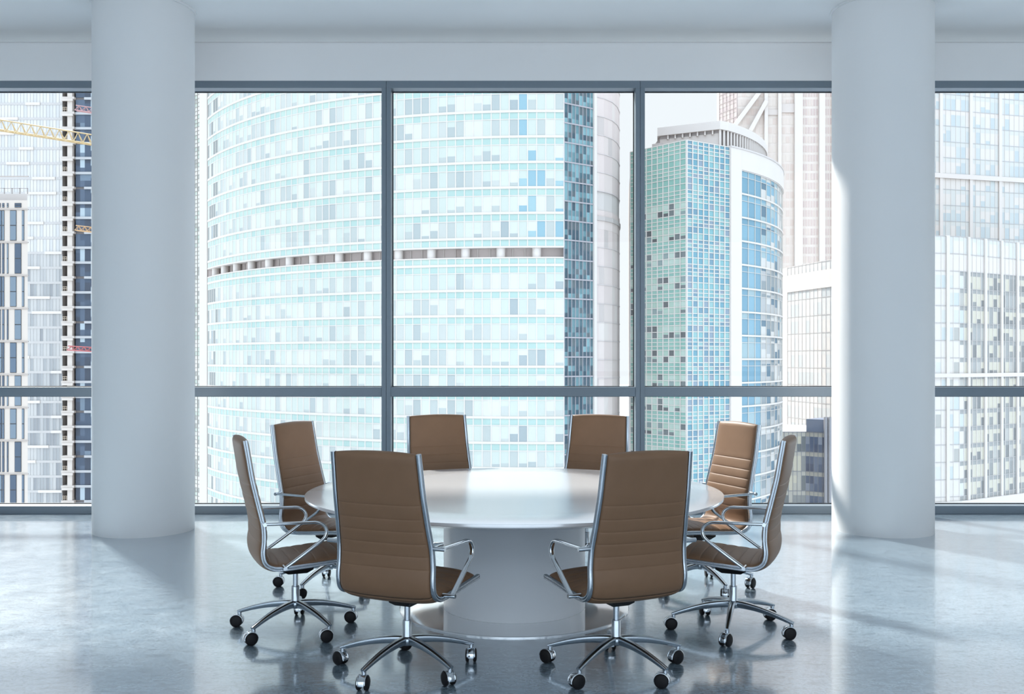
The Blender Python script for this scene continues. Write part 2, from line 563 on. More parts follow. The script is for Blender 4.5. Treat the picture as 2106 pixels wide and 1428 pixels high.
def copy_tree(o, parent=None):
    c = o.copy(); C.objects.link(c); c.parent = parent
    for ch in list(o.children):
        copy_tree(ch, c)
    return c


RC = 1.40
# azimuth of the seat place seen from the table centre, star base turn, caster turns, label
SEATS = [
    (-112.8, 24, (90, 30, -37, 80, -60), -.009, 'brown leather office chair seen from behind, under the curved glass tower and its mullion'),
    (-67.2, 18, (30, 95, -37, 24, -17), -.020, 'brown leather office chair seen from behind, under the square teal tower'),
    (-157.4, 26, (-5, 90, 0, 30, 20), .0, 'brown leather office chair in profile, its back to the column by the cranes'),
    (-22.6, 36, (5, 100, 0, 49, 5), .0, 'brown leather office chair in profile, its back to the column by the pink tower'),
    (157.4, 33, (20, 90, 0, 45, 300), .008, 'brown leather office chair angled behind the profile chair by the cranes column, front shaded'),
    (22.6, -2, (50, 90, 180, 240, 80), .012, 'brown leather office chair angled under the rounded glass flank, its front brightly lit'),
    (112.4, 12, (10, 90, 180, 260, 300), .030, 'brown leather office chair across the table, wholly in front of the curved tower'),
    (67.0, 40, (10, 90, 180, 260, 300), .016, 'brown leather office chair across the table, in front of the curved tower corner and sky'),
]
proto = make_chair()
for i, (az, star, cas, dx, lab) in enumerate(SEATS):
    r = proto if i == 0 else copy_tree(proto)
    a = math.radians(az)
    r.location = (TX + dx + RC * math.cos(a), TY + RC * math.sin(a), 0)
    rz = a + PI / 2                          # local +Y looks to the table centre
    r.rotation_euler = (0, 0, rz)
    r['label'] = lab; r['category'] = 'chair'; r['group'] = 'office chairs around the conference table'
    legs = [c for c in r.children if c.name.startswith('base_leg')]
    cass = [c for c in r.children if c.name.startswith('caster')]
    for k in range(5):
        wa = math.radians(star + 72 * k) - rz
        legs[k].rotation_euler = (0, 0, wa)
        cass[k].location = (.353 * math.cos(wa), .353 * math.sin(wa), 0)
        cass[k].rotation_euler = (0, 0, math.radians(cas[k]) - rz)

# ---------------------------------------------------------------- the city outside
GZ = -75.0                                    # street level, far below this floor
b = MB(); b.box(-2500, 2500, YF + 12, 3500, GZ - 1, GZ)
struct(b.build('ground', M['street']))


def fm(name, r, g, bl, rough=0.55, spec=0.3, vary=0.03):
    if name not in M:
        col = [c * (1 - HAZE) + HAZE for c in srgb(r, g, bl)]  # whitens the facade colour itself, standing in for distance haze
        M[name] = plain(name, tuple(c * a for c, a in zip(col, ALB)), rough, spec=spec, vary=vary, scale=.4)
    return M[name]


HAZE = 0.0
ALB = (0.478, 0.418, 0.372)
WIN_X = ((0, 196), (396, 787), (808, 1303), (1327, 1716), (1914, 2106))


def seen_area(p, q, z0, z1, vis):
    """rough size in the view of a pane, 0 when outside the window openings"""
    px = [CX + F * a[0] / a[1] for a in (p, q)]
    mx = sum(px) / 2
    if not (vis[0] <= mx <= vis[1] and any(a <= mx <= c for a, c in WIN_X)): return 0
    Y = (p[1] + q[1]) / 2
    y1, y0 = CY - F * (z0 - H) / Y, CY - F * (z1 - H) / Y
    my = (y0 + y1) / 2
    if not (192 < my < 1036) or 796 < my < 816: return 0
    if my > vis[2]: return 0
    if 840 < mx < 960 and my > 860 or 1170 < mx < 1290 and my > 860 or 560 < mx < 880 and my > 900 or 1240 < mx < 1600 and my > 900 or 480 < mx < 560 and my > 900: return 0
    return abs(px[1] - px[0]) * (y1 - y0)


class Building:
    def __init__(s, name, label, origin, group=None):
        s.r = thing(name, label, 'building', (*origin, GZ))
        s.o = origin
        s.cells = []                            # (area, builder)
        s.vis = (0, 2106, 1036)

    def T(s, pts): return [(x - s.o[0], y - s.o[1]) for x, y in pts]

    def part(s, name, mb, mats): return mb.build(name, mats, s.r)

    def core(s, poly, z0, z1, mat, name='tower_core'):
        b = MB(); b.prism(s.T(poly), z0 - GZ, z1 - GZ); return s.part(name, b, mat)

    def band(s, pts, z0, z1, o0, o1, mat, name='floor_band'):
        b = MB(); b.strip(s.T(pts), z0 - GZ, z1 - GZ, o0, o1); return s.part(name, b, mat)

    def fins(s, pts, z0, z1, w, o0, o1, mat, name='mullion', ids=None):
        P = s.T(pts)
        for i in (range(len(P)) if ids is None else ids):
            a, c = P[max(0, i - 1)], P[min(len(P) - 1, i + 1)]
            dx, dy = c[0] - a[0], c[1] - a[1]; l = math.hypot(dx, dy); dx /= l; dy /= l
            p = P[i]
            b = MB(); b.wallbox((p[0] - dx * w / 2, p[1] - dy * w / 2), (p[0] + dx * w / 2, p[1] + dy * w / 2), z0 - GZ, z1 - GZ, o0, o1)
            s.part(name, b, mat)

    def cell(s, p, q, z0, z1, out, pieces):
        """a pane; pieces = [(fraction of height from the top, material)]"""
        s.cells.append((seen_area(p, q, z0, z1, s.vis), *s.T([p, q]), z0 - GZ, z1 - GZ, out, pieces))

    def finish(s, one='window_pane', many='window_panes'):
        s.cells.sort(key=lambda c: -c[0])
        rest, mats = MB(), []

        def put(b, mats, c):
            _, p, q, z0, z1, out, pieces = c
            z = z1
            for fr, m in pieces:
                zz = z - fr * (z1 - z0)
                if m not in mats: mats.append(m)
                b.wallbox(p, q, zz, z, out - .12, out, mats.index(m)); z = zz
        for c in s.cells[:100]:
            if c[0] <= 0: break
            b, mm = MB(), []
            put(b, mm, c); s.part(one, b, mm); c_done = c
        k = min(100, sum(1 for c in s.cells if c[0] > 0))
        for c in s.cells[k:]: put(rest, mats, c)
        if rest.v:
            s.part(many, rest, mats)['kind'] = 'stuff'
        s.cells = []


def line(p, q, n): return [(p[0] + (q[0] - p[0]) * i / n, p[1] + (q[1] - p[1]) * i / n) for i in range(n + 1)]


def wchoice(rng, table):
    t = sum(a for a, _ in table); x = rng.random() * t
    for a, m in table:
        x -= a
        if x <= 0: return m
    return table[-1][1]


white = fm('white_cladding', 250, 250, 251)
white2 = fm('grey_white_cladding', 236, 236, 238)
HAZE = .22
# ---- 1: curved teal glass tower
rng = random.Random(11)
B = Building('curved_office_tower', 'tall convex office tower of pale teal glass with white floor bands and a recessed storey', (5, 223.6))
B.vis = (396, 1270, 1036)
R0, PC = 72.6, (5.0, 223.6)
NB = 57
ang = [math.radians(-60.7 + 62.9 * i / NB) for i in range(NB + 1)]
arc = [(PC[0] + R0 * math.sin(a), PC[1] - R0 * math.cos(a)) for a in ang]
arc_in = [(PC[0] + (R0 - 1.5) * math.sin(a), PC[1] - (R0 - 1.5) * math.cos(a)) for a in ang]
ZT, ZB = 56.0, -28.0
MZ0, MZ1 = 17.26, 18.9
D1 = (12.6, 154.7)
pink = [(12.6, 154.7), (14.4, 156.2), (15.9, 158.4), (17.0, 161.3), (17.8, 165.0), (18.2, 171.0), (17.6, 178)]
back = [(17.6, 178), (5, 215), (-60, 215)]
wing = [(W(px, Y), Y) for px, Y in ((336, 214), (352, 206), (366, 200.5), (379, 197), (390, 194.4), (396, 193.2), (401.5, 192.2), (407, 191.3), (412, 190.6))]
fin0, fin1 = (W(412, 189.6), 189.6), (W(427.5, 188.8), 188.8)
inner = lambda pts, d: [(x + (PC[0] - x) / math.hypot(PC[0] - x, PC[1] - y) * d, y + (PC[1] - y) / math.hypot(PC[0] - x, PC[1] - y) * d) for x, y in pts]
poly = inner(wing + [fin0, fin1] + arc + [D1] + pink[1:], .12) + [(5, 224), (-75, 224)]
B.core(poly, GZ, MZ0, white2); B.core(poly, MZ1, ZT, white2)
B.core(inner(wing + [fin0, fin1], .12) + arc_in + [inner([D1], 1.0)[0]] + inner(pink[1:], .12) + [(5, 224), (-75, 224)], MZ0, MZ1, fm('louvre_grey', 238, 230, 233), 'recessed_storey')
spand = [fm('teal_spandrel_a', 192, 236, 232), fm('teal_spandrel_b', 176, 228, 228), fm('teal_spandrel_c', 204, 238, 235)]
blind = [fm('pale_blind_a', 228, 246, 243), fm('pale_blind_b', 216, 239, 237), fm('pale_blind_c', 238, 250, 249)]
dark = [fm('office_glass_a', 194, 215, 219), fm('office_glass_b', 178, 202, 209), fm('office_glass_c', 210, 227, 229), fm('office_glass_d', 158, 186, 198)]
sat = [fm('bluelight_glass_a', 150, 212, 232), fm('bluelight_glass_b', 120, 195, 224)]
FP = 3.905
bands = [12.217 + FP * k for k in range(-10, 12)]
bands = [z if z < MZ0 else z + 20.22 - (12.217 + 2 * FP) for z in bands]
bands = [z for z in bands if ZB < z < ZT and not (MZ0 - .3 < z < MZ1)]
for z in bands:
    B.band(arc, z - .19, z + .19, -.1, .14, white)
    B.band(arc, z - 1.28, z - 1.16, -.1, .10, white, 'transom')
for z in (MZ0, MZ1):
    B.band(arc, z - .10, z + .10, -1.5, .14, white)
B.fins(arc, ZB, MZ0, .17, -.1, .09, white); B.fins(arc[::2], MZ1, ZT, .17, -.1, .09, white)
up = MB()
for i in range(1, len(arc), 2):
    a, c = B.T([arc[i - 1]])[0], B.T([arc[min(NB, i + 1)]])[0]
    dx, dy = c[0] - a[0], c[1] - a[1]; l = math.hypot(dx, dy); p = B.T([arc[i]])[0]
    up.wallbox((p[0] - dx / l * .085, p[1] - dy / l * .085), (p[0] + dx / l * .085, p[1] + dy / l * .085), MZ1 - GZ, ZT - GZ, -.1, .09)
B.part('mullions', up, white)['kind'] = 'stuff'
for z in bands:
    top, bot = z - .15, z - 1.17
    B.cell_rows = None
    sb, sm = MB(), spand
    P = B.T(arc)
    for i in range(NB):
        k = 0 if i < 40 else 1
        mi = rng.choice((0, 0, 1, 2)) if i < 44 else rng.choice((0, 1, 1))
        zb = max(bot, MZ1 + .1) if z > MZ1 and bot < MZ1 else bot
        sb.wallbox(P[i], P[i + 1], zb - GZ, top - GZ, -.1, .05, mi)
    B.part('spandrel', sb, sm)
    zt, zb = z - 1.27, z - FP + .15
    if zb < MZ1 and zt > MZ0: continue
    col0 = rng.randrange(4)
    for i in range(NB):
        u = rng.random()
        ds = dark[:3] if 4 < i < 50 else dark
        if i >= 52 and z > MZ1: ds = sat + dark[:1]  # bluer light at the right end put into the glass colours
        bl = rng.choice(blind)
        if (i + col0) % 4 == 0 and rng.random() < .75: pieces = [(1, blind[1])] if rng.random() < .5 else [(1, rng.choice(ds))]
        elif u < .42: pieces = [(1, bl)]
        elif u < .74:
            f = rng.choice((.35, .5, .6, .65, .75, .8)); pieces = [(f, bl), (1 - f, rng.choice(ds))]
        else: pieces = [(1, rng.choice(ds))]
        if i < 5 and rng.random() < .35: pieces = [(1, fm('office_glass_e', 110, 135, 140))]
        B.cell(arc[i], arc[i + 1], zb, zt, .05, pieces)
    # extra spandrel row over the recessed storey
sb = MB(); P = B.T(arc)
for i in range(NB): sb.wallbox(P[i], P[i + 1], 16.3 - GZ, MZ0 - GZ, -.1, .05, rng.choice((0, 1)))
B.part('spandrel', sb, spand[:2])
for i in range(2, NB, 4):                     # round columns in the recessed storey
    p = B.T([((arc[i][0] * .45 + arc_in[i][0] * .55), (arc[i][1] * .45 + arc_in[i][1] * .55))])[0]
    b = MB(); b.lathe([(.72, MZ0 - GZ), (.72, MZ1 - GZ)], 20, (p[0], p[1], 0)); B.part('round_column', b, white)
    if i + 4 < NB:
        for f in (1.3, 2.7):
            j = i + f; j0 = int(j); fr = j - j0
            q = B.T([(arc_in[j0][0] * (1 - fr) + arc_in[j0 + 1][0] * fr, arc_in[j0][1] * (1 - fr) + arc_in[j0 + 1][1] * fr)])[0]
            b = MB(); b.box(q[0] - .06, q[0] + .06, q[1] - .2, q[1], MZ0 - GZ, MZ1 - GZ); B.part('louvre_post', b, white)
# white pylon at its edge
b = MB(); b.strip(B.T([fin0, fin1]), 0, ZT - GZ, -1, .25); B.part('edge_pylon', b, white)
# gridded wing
gm = fm('grey_mullion', 150, 154, 152)
wp = [fm('wing_pane_a', 240, 246, 243), fm('wing_pane_b', 205, 228, 220), fm('wing_pane_c', 176, 186, 184), fm('wing_pane_d', 250, 250, 249)]
z = ZB
while z < ZT:
    B.cells.append((0, *B.T([wing[0], wing[1]]), z - GZ, z + .7 - GZ, .05, [(1, wp[0])]))
    for i in range(1, len(wing) - 1):
        B.cell(wing[i], wing[i + 1], z, z + .68, .05, [(1, rng.choice((wp[0], wp[0], wp[3], wp[1], wp[2])))])
    z += .78
lb = MB(); z = ZB
while z < ZT:
    lb.strip(B.T(wing), z - .10 - GZ, z - GZ, -.05, .14); z += .78
B.part('wing_transoms', lb, gm)['kind'] = 'stuff'
B.fins(wing, ZB, ZT, .10, -.1, .14, gm, 'wing_mullion')
# dark glazed return, varied reflections put into its pane colours
HAZE = 0.0
ret = line(arc[-1], D1, 8)
dk = [fm('return_glass_a', 84, 122, 138), fm('return_glass_b', 112, 158, 172), fm('return_glass_c', 70, 98, 116), fm('return_glass_d', 140, 190, 204), fm('return_glass_e', 100, 118, 128)]
z = ZB
lg = fm('lilac_band', 196, 198, 210)
while z < ZT - 1:
    B.band(ret, z - .10, z + .10, -.1, .15, lg, 'return_band')
    hi = z > 20
    for i in range(8):
        h = z + 1.2 + .6 * rng.random()
        tb = [(1, dk[0]), (1.5, dk[1]), (.5 if hi else 1.6, dk[2]), (1.8 if hi else .4, dk[3]), (.8, dk[4])]
        B.cell(ret[i], ret[i + 1], z + .1, z + 2.9, .03, [(.45, wchoice(rng, tb)), (.3, wchoice(rng, tb)), (.25, wchoice(rng, tb))])
    z += 3.0
B.fins(ret, ZB, ZT, .09, -.1, .10, lg, 'return_mullion')
b = MB(); b.strip(B.T([(12.5, 154.6), (12.95, 155.0)]), 0, ZT - GZ, -.2, .35); B.part('return_pylon', b, white)
# pale pink rounded flank
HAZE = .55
pk = [fm('flank_panel_a', 232, 212, 214), fm('flank_panel_b', 240, 224, 225), fm('flank_panel_c', 222, 200, 204), fm('flank_panel_d', 244, 238, 238), fm('flank_panel_e', 178, 166, 170)]
pl = fm('flank_line', 208, 202, 214)
z = ZB
while z < ZT - 2:
    if not 22 < z < 25.5:
        B.band(pink, z - .06, z + .06, -.1, .10, pl, 'flank_band')
        for i in range(len(pink) - 1):
            for a, c in zip(line(pink[i], pink[i + 1], 2), line(pink[i], pink[i + 1], 2)[1:]):
                B.cell(a, c, z + .06, z + 2.9, .03, [(1, wchoice(rng, [(4, pk[0]), (4, pk[1]), (2, pk[2]), (1.2 if z < 20 else .4, pk[3]), (.25, pk[4])]))])
    z += 2.96
B.band(pink, 23.6, 24.3, -.1, .2, fm('flank_grille', 168, 164, 170), 'flank_grille')
B.band(pink, 24.3, 25.2, -.1, .05, pk[0], 'flank_panel'); B.band(pink, 22.2, 23.6, -.1, .05, pk[1], 'flank_panel')
B.finish()

HAZE = .05
# ---- 2: square teal tower with a rounded glass flank and white penthouse
rng = random.Random(5)
ZR = 36.2
cnr, lft, rgt = (27.3, 155.0), (19.6, 164.1), (35.2, 160.3)
A_, B_, T_ = (36.6, 161.2), (42.8, 168.4), (50.9, 187.0)


def circle3(a, b_, c):
    ax, ay, bx, by, cx, cy = *a, *b_, *c
    d = 2 * (ax * (by - cy) + bx * (cy - ay) + cx * (ay - by))
    ux = ((ax * ax + ay * ay) * (by - cy) + (bx * bx + by * by) * (cy - ay) + (cx * cx + cy * cy) * (ay - by)) / d
    uy = ((ax * ax + ay * ay) * (cx - bx) + (bx * bx + by * by) * (ax - cx) + (cx * cx + cy * cy) * (bx - ax)) / d
    return (ux, uy), math.hypot(ax - ux, ay - uy)


cc, cr = circle3((35.2, 160.3), B_, T_)
a_0 = math.atan2(160.3 - cc[1], 35.2 - cc[0]); a_1 = math.atan2(T_[1] - cc[1], T_[0] - cc[0])
cpt = lambda f, d=0.0: (cc[0] + (cr - d) * math.cos(a_0 + (a_1 - a_0) * f), cc[1] + (cr - d) * math.sin(a_0 + (a_1 - a_0) * f))
f1 = 0.0
while CX + F * cpt(f1)[0] / cpt(f1)[1] < 1522: f1 += .002
pyl = [cpt(f1 * i / 3) for i in range(4)]
cur = [cpt(f1 + (1.12 - f1) * i / 14) for i in range(15)]
B = Building('square_office_tower', 'square teal gridded office tower with a rounded blue glass flank and a white penthouse', (36, 175))
B.vis = (1299, 1606, 1036)
B.core([(x + (36 - x) * .012, y + (176 - y) * .012) for x, y in [lft, cnr, rgt] + pyl[1:] + cur[1:]] + [(45, 205), (24, 205)], GZ, ZR, white2)
LF, RF = line(lft, cnr, 10), line(cnr, rgt, 8)
tr = fm('pale_transom', 240, 243, 242)
lp = {'s': [fm('sea_spandrel_a', 162, 218, 210), fm('sea_spandrel_b', 148, 207, 200)], 'b': [fm('sea_blind_a', 188, 226, 216), fm('sea_blind_b', 204, 234, 228)],
      'd': [fm('sea_dark_a', 96, 104, 110), fm('sea_dark_b', 120, 134, 140), fm('sea_dark_c', 150, 178, 182)]}
rp = [fm('sky_pane_a', 112, 180, 206), fm('sky_pane_b', 138, 204, 218), fm('sky_pane_c', 160, 214, 222), fm('sky_pane_d', 118, 168, 196), fm('sky_pane_e', 150, 178, 202)]
z = ZR
fl = 0
rows_h = (.62, .62, .62, 1.02, 1.02)
while z > -26:
    for k, h in enumerate(rows_h):
        z0 = z - h
        for i in range(10):
            if k < 3 or fl < 2: pc = [(1, rng.choice(lp['s']))]
            else:
                u = rng.random()
                if k == 3: pc = [(1, rng.choice(lp['b']))] if u < .74 else [(1, rng.choice(lp['d']))]
                else: pc = [(1, rng.choice(lp['b']))] if u < .42 else ([(.4, lp['b'][0]), (.6, rng.choice(lp['d']))] if u < .68 else [(1, rng.choice(lp['d']))])
            B.cell(LF[i], LF[i + 1], z0 + .04, z - .04, .05, pc)
        hh = (z + 26) / 62
        for i in range(8):
            pc = [(1, wchoice(rng, [(1.2 * hh + .2, rp[0]), (1.4, rp[1]), (1.2, rp[2]), (.5 + hh * .6, rp[3]), (.8 - .4 * hh, rp[4])]))]
            B.cell(RF[i], RF[i + 1], z0 + .04, z - .04, .05, pc)
        z = z0
    fl += 1
zs = []
z = ZR
while z > -26:
    for h in rows_h: zs.append(z); z -= h
n_t = 0
lb = MB()
for z in zs:
    if n_t < 90: B.band([lft, cnr, rgt], z - .065, z + .065, -.05, .14, tr, 'transom'); n_t += 1
    else: lb.strip(B.T([lft, cnr, rgt]), z - .05 - GZ, z + .05 - GZ, -.05, .14)
if lb.v: B.part('transoms', lb, tr)['kind'] = 'stuff'
B.fins(LF, -26, ZR, .12, -.1, .18, white); B.fins(RF, -26, ZR, .17, -.1, .18, white)
B.band(pyl, GZ, ZR, -.3, .35, white, 'corner_pylon')
B.band(cur, 32.9, ZR, -.3, .35, white, 'crown_band')
B.band(pyl[:1] + pyl[1:] + cur[1:], ZR, ZR + .25, -.6, .45, white2, 'parapet')
cg = [fm('flank_blue_a', 140, 196, 224), fm('flank_blue_b', 120, 178, 208), fm('flank_blue_c', 172, 208, 222), fm('flank_grey_a', 196, 206, 212), fm('flank_grey_b', 150, 168, 178), fm('flank_deep', 92, 134, 160), fm('flank_glint', 232, 238, 240)]  # grey, deep and glint tones stand in for reflections in the flank
z = 32.9
fl = 0
while z > -26:
    B.band(cur, z - .14, z + .14, -.1, .22, white)
    B.band(cur, z - 1.15, z - 1.08, -.1, .12, white, 'transom')
    for i in range(14):
        for (t0, t1) in ((z - .14, z - 1.08), (z - 1.15, z - FP + .14)):
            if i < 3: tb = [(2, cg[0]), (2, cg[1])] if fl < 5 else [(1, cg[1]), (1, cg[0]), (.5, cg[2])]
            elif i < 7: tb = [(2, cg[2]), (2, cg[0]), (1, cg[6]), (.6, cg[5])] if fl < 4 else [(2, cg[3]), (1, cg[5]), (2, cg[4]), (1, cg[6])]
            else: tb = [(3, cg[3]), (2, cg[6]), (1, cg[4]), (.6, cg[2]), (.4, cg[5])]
            h = rng.choice((.4, .55, .7))
            pc = [(1, wchoice(rng, tb))] if i < 3 else [(h, wchoice(rng, tb)), (1 - h, wchoice(rng, tb))]
            B.cell(cur[i], cur[i + 1], t1, t0, .04, pc)
    z -= FP; fl += 1
B.fins(cur, -26, 32.9, .10, -.1, .15, tr, 'flank_mullion')
# penthouse with louvres
zp0, zp1 = 39.9, 41.3
pen = [(W(1352, 168.5), 168.5), (W(1481, 163.4), 163.4)]
dr = [cpt(f, 2.6) for f in [.04 + .98 * i / 14 for i in range(15)]]
pen = pen + [p for p in dr if p[0] > pen[1][0] + .3]
wal = [(x + (36 - x) * .05, y + (180 - y) * .05) for x, y in pen]
B.core(wal + [(46, 196), (25, 196)], ZR, zp0, fm('louvre_wall', 206, 206, 210), 'penthouse_wall')
B.core(pen + [(47, 200), (W(1352, 200), 200)], zp0, zp1, white, 'penthouse_roof')
B.core([(W(1341, 169), 169), (W(1356, 168), 168), (W(1400, 172), 172), (W(1350, 174), 174)], ZR, 38.6, white2, 'lift_house')
B.band(wal[:2], ZR, zp0 - .5, 0, .12, white, 'penthouse_panel')
for i in range(1, 8):
    p, q = B.T([wal[0], wal[1]])
    x, y = p[0] + (q[0] - p[0]) * i / 8, p[1] + (q[1] - p[1]) * i / 8
    b = MB(); b.box(x - .12, x + .12, y - .6, y, zp0 - .7 - GZ, zp0 - GZ); B.part('bracket', b, white)
for i in range(1, len(wal) - 1):
    for f in (0, .5):
        p, q = B.T([wal[i], wal[i + 1]])
        x, y = p[0] + (q[0] - p[0]) * f, p[1] + (q[1] - p[1]) * f
        b = MB(); b.box(x - .17, x + .17, y - .5, y - .0, ZR - GZ, zp0 - GZ); B.part('louvre_fin', b, white)
B.finish()

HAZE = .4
# ---- 3: tall pink tower far behind
rng = random.Random(3)
YP = 400.0
B = Building('pink_office_tower', 'very tall pale pink tower with white piers and diagonal braces behind the square tower', (W(1600, YP), YP + 20))
B.vis = (1480, 1716, 540)
zt3 = 135.0
x0, x1 = W(1516, YP), W(1770, YP)
l3 = (W(1480, 411), 411.0)
B.core([(l3[0] + .02, l3[1] + .03), (x0 + .02, YP + .02), (x1, YP + .02), (x1, YP + 45), (l3[0] + 6, YP + 45)], GZ, zt3, fm('pink_stone', 252, 247, 244))
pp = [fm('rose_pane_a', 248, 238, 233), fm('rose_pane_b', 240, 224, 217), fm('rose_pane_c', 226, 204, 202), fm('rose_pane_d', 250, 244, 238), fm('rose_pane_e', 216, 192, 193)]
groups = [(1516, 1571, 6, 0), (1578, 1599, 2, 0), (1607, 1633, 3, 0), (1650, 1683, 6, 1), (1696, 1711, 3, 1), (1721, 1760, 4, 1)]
z = -12.0
mu3 = MB()
while z < zt3 - 3:
    for a, c, n, k in groups:
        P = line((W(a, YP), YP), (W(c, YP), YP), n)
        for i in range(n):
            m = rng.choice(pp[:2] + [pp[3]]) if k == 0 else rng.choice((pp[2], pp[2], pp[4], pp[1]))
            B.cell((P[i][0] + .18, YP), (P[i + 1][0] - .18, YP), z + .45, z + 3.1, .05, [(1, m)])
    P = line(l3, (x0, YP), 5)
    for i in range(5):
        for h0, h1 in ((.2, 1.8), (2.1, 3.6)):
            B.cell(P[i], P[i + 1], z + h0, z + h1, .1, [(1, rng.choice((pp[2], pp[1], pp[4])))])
    B.band([l3, (x0, YP)], z - .12, z + .12, -.1, .3, fm('rose_line', 190, 172, 174), 'floor_line')
    z += 3.75
P = line(l3, (x0, YP), 5)
B.fins(P, -12, zt3, .22, -.1, .3, fm('rose_line', 190, 172, 174), 'mullion')
for a, c in ((1571, 1578), (1599, 1606), (1633, 1649.5), (1683.5, 1695.5), (1711, 1721)):
    b = MB(); b.wallbox(B.T([(W(a, YP), YP)])[0], B.T([(W(c, YP), YP)])[0], 0, zt3 - GZ, -.2, 1.2); B.part('white_pier', b, white)
for (a, ya, c, yc) in ((1508, 262, 1561, 190), (1541, 271, 1574, 210)):
    p, q = Vector((W(a, YP) - B.o[0], YP - 1.6 - B.o[1], ZZ(ya, YP) - GZ)), Vector((W(c, YP) - B.o[0], YP - 1.6 - B.o[1], ZZ(yc, YP) - GZ))
    b = MB(); b.sweep([p, q], rrect(.7, .85, .1, 1), side=(0, 1, 0), smooth=False); B.part('diagonal_brace', b, white)
b = MB(); b.wallbox(B.T([(W(1606, YP), YP)])[0], B.T([(W(1634, YP), YP)])[0], ZZ(232, YP) - GZ, ZZ(214, YP) - GZ, -.1, .5); B.part('grey_storey', b, fm('rose_grey', 226, 221, 221))
b = MB(); b.wallbox(B.T([(W(1578, YP), YP)])[0], B.T([(W(1599, YP), YP)])[0], ZZ(237, YP) - GZ, ZZ(226, YP) - GZ, -.1, .5); B.part('grey_storey', b, fm('rose_grey', 226, 221, 221))
B.finish()


# ---- generic office block with pilasters
def block(name, label, plan, z0, z1, floor_h, nb, palettes, line_mat, pil_every, pil_mat, pil_w, vis, rng, core_mat, spandrel_h=.9, depth=25, blinds=None, parapet=2.0, band_h=.12, fin=.09, fin_mat=None, band_mat=None):
    B = Building(name, label, ((plan[0][0] + plan[-1][0]) / 2, plan[0][1] + depth / 2))
    B.vis = vis
    dx = [(x, y + .03) for x, y in plan]
    B.core(dx + [(plan[-1][0], plan[-1][1] + depth), (plan[0][0], plan[0][1] + depth)], GZ, z1, core_mat)
    P = []
    for a, c in zip(plan, plan[1:]):
        n = max(1, round(nb * math.hypot(c[0] - a[0], c[1] - a[1]) / sum(math.hypot(q[0] - p[0], q[1] - p[1]) for p, q in zip(plan, plan[1:]))))
        seg = line(a, c, n); P += seg if not P else seg[1:]
    z = z1 - parapet
    fl = 0
    while z > z0:
        B.band(plan, z - band_h / 2, z + band_h / 2, -.1, .12, band_mat or line_mat)
        zs = z - band_h / 2 - spandrel_h
        for k in range(len(plan) - 1):
            sb = MB(); sb.strip(B.T(plan[k:k + 2]), zs - GZ, z - band_h / 2 - GZ, -.12, .04); B.part('spandrel', sb, palettes(fl, -1 - k, rng, z)[0][1])
        for i in range(len(P) - 1):
            B.cell(P[i], P[i + 1], z - floor_h + band_h / 2, zs, .03, palettes(fl, i, rng, z))
        z -= floor_h; fl += 1
    if fin: B.fins(P, z0, z1, fin, -.1, .10, fin_mat or line_mat, 'mullion', [i for i in range(len(P)) if i % pil_every] if pil_every else None)
    if pil_every: B.fins(P, z0, z1 + .01, pil_w, -.1, .35, pil_mat, 'pilaster', [i for i in range(0, len(P), pil_every)])
    return B


# ---- 4: pale block right of the square tower, and an added block for its reflecting, shaded lower part
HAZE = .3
pb = [fm('ice_pane_a', 222, 238, 247), fm('ice_pane_b', 236, 245, 249), fm('ice_pane_c', 244, 248, 249), fm('ice_pane_d', 206, 224, 234)]
ice_line = fm('ice_line', 232, 236, 242)
B = block('pale_glass_block', 'pale ice-blue glass office block with a white top storey between pink tower and column', [(W(1620, 232), 232.0), (W(1690, 217), 217.0), (W(1745, 208), 208.0)],
          -45, 23.4, 3.9, 15, lambda fl, i, r, z: [(1, pb[1] if i < 0 else r.choice(pb[:2] if fl == 0 else pb))], fm('ice_dark_line', 206, 212, 220), 0, white, .8, (1606, 1716, 900), random.Random(8), white2, spandrel_h=1.0, parapet=.2, fin_mat=ice_line)
b = MB(); b.strip(B.T([(W(1620, 232), 232.0), (W(1690, 217), 217.0), (W(1745, 208), 208.0)]), 17.4 - GZ, 21.3 - GZ, -.1, .3); B.part('blank_storey', b, white)
B.finish()
HAZE = .05
nv = [fm('navy_pane_a', 96, 116, 150), fm('navy_pane_b', 124, 142, 172), fm('navy_pane_c', 78, 94, 128), fm('navy_pane_d', 168, 182, 204)]  # dark tones imitate reflection and shade on the pale block
bg_ = [fm('sand_pane_a', 226, 226, 208), fm('sand_pane_b', 150, 158, 160), fm('sand_pane_c', 205, 208, 200), fm('sand_pane_d', 118, 128, 134)]


def navy(fl, i, r, z):
    if i < 0: return [(1, bg_[2])]
    if i < 6: return [(1, r.choice(bg_))] if r.random() < .5 else [(.5, r.choice(bg_)), (.5, r.choice(bg_))]
    return [(.5, wchoice(r, [(3, nv[0]), (3, nv[1]), (2, nv[2]), (1, nv[3])])), (.5, wchoice(r, [(3, nv[0]), (3, nv[1]), (2, nv[2]), (.6, nv[3])]))]


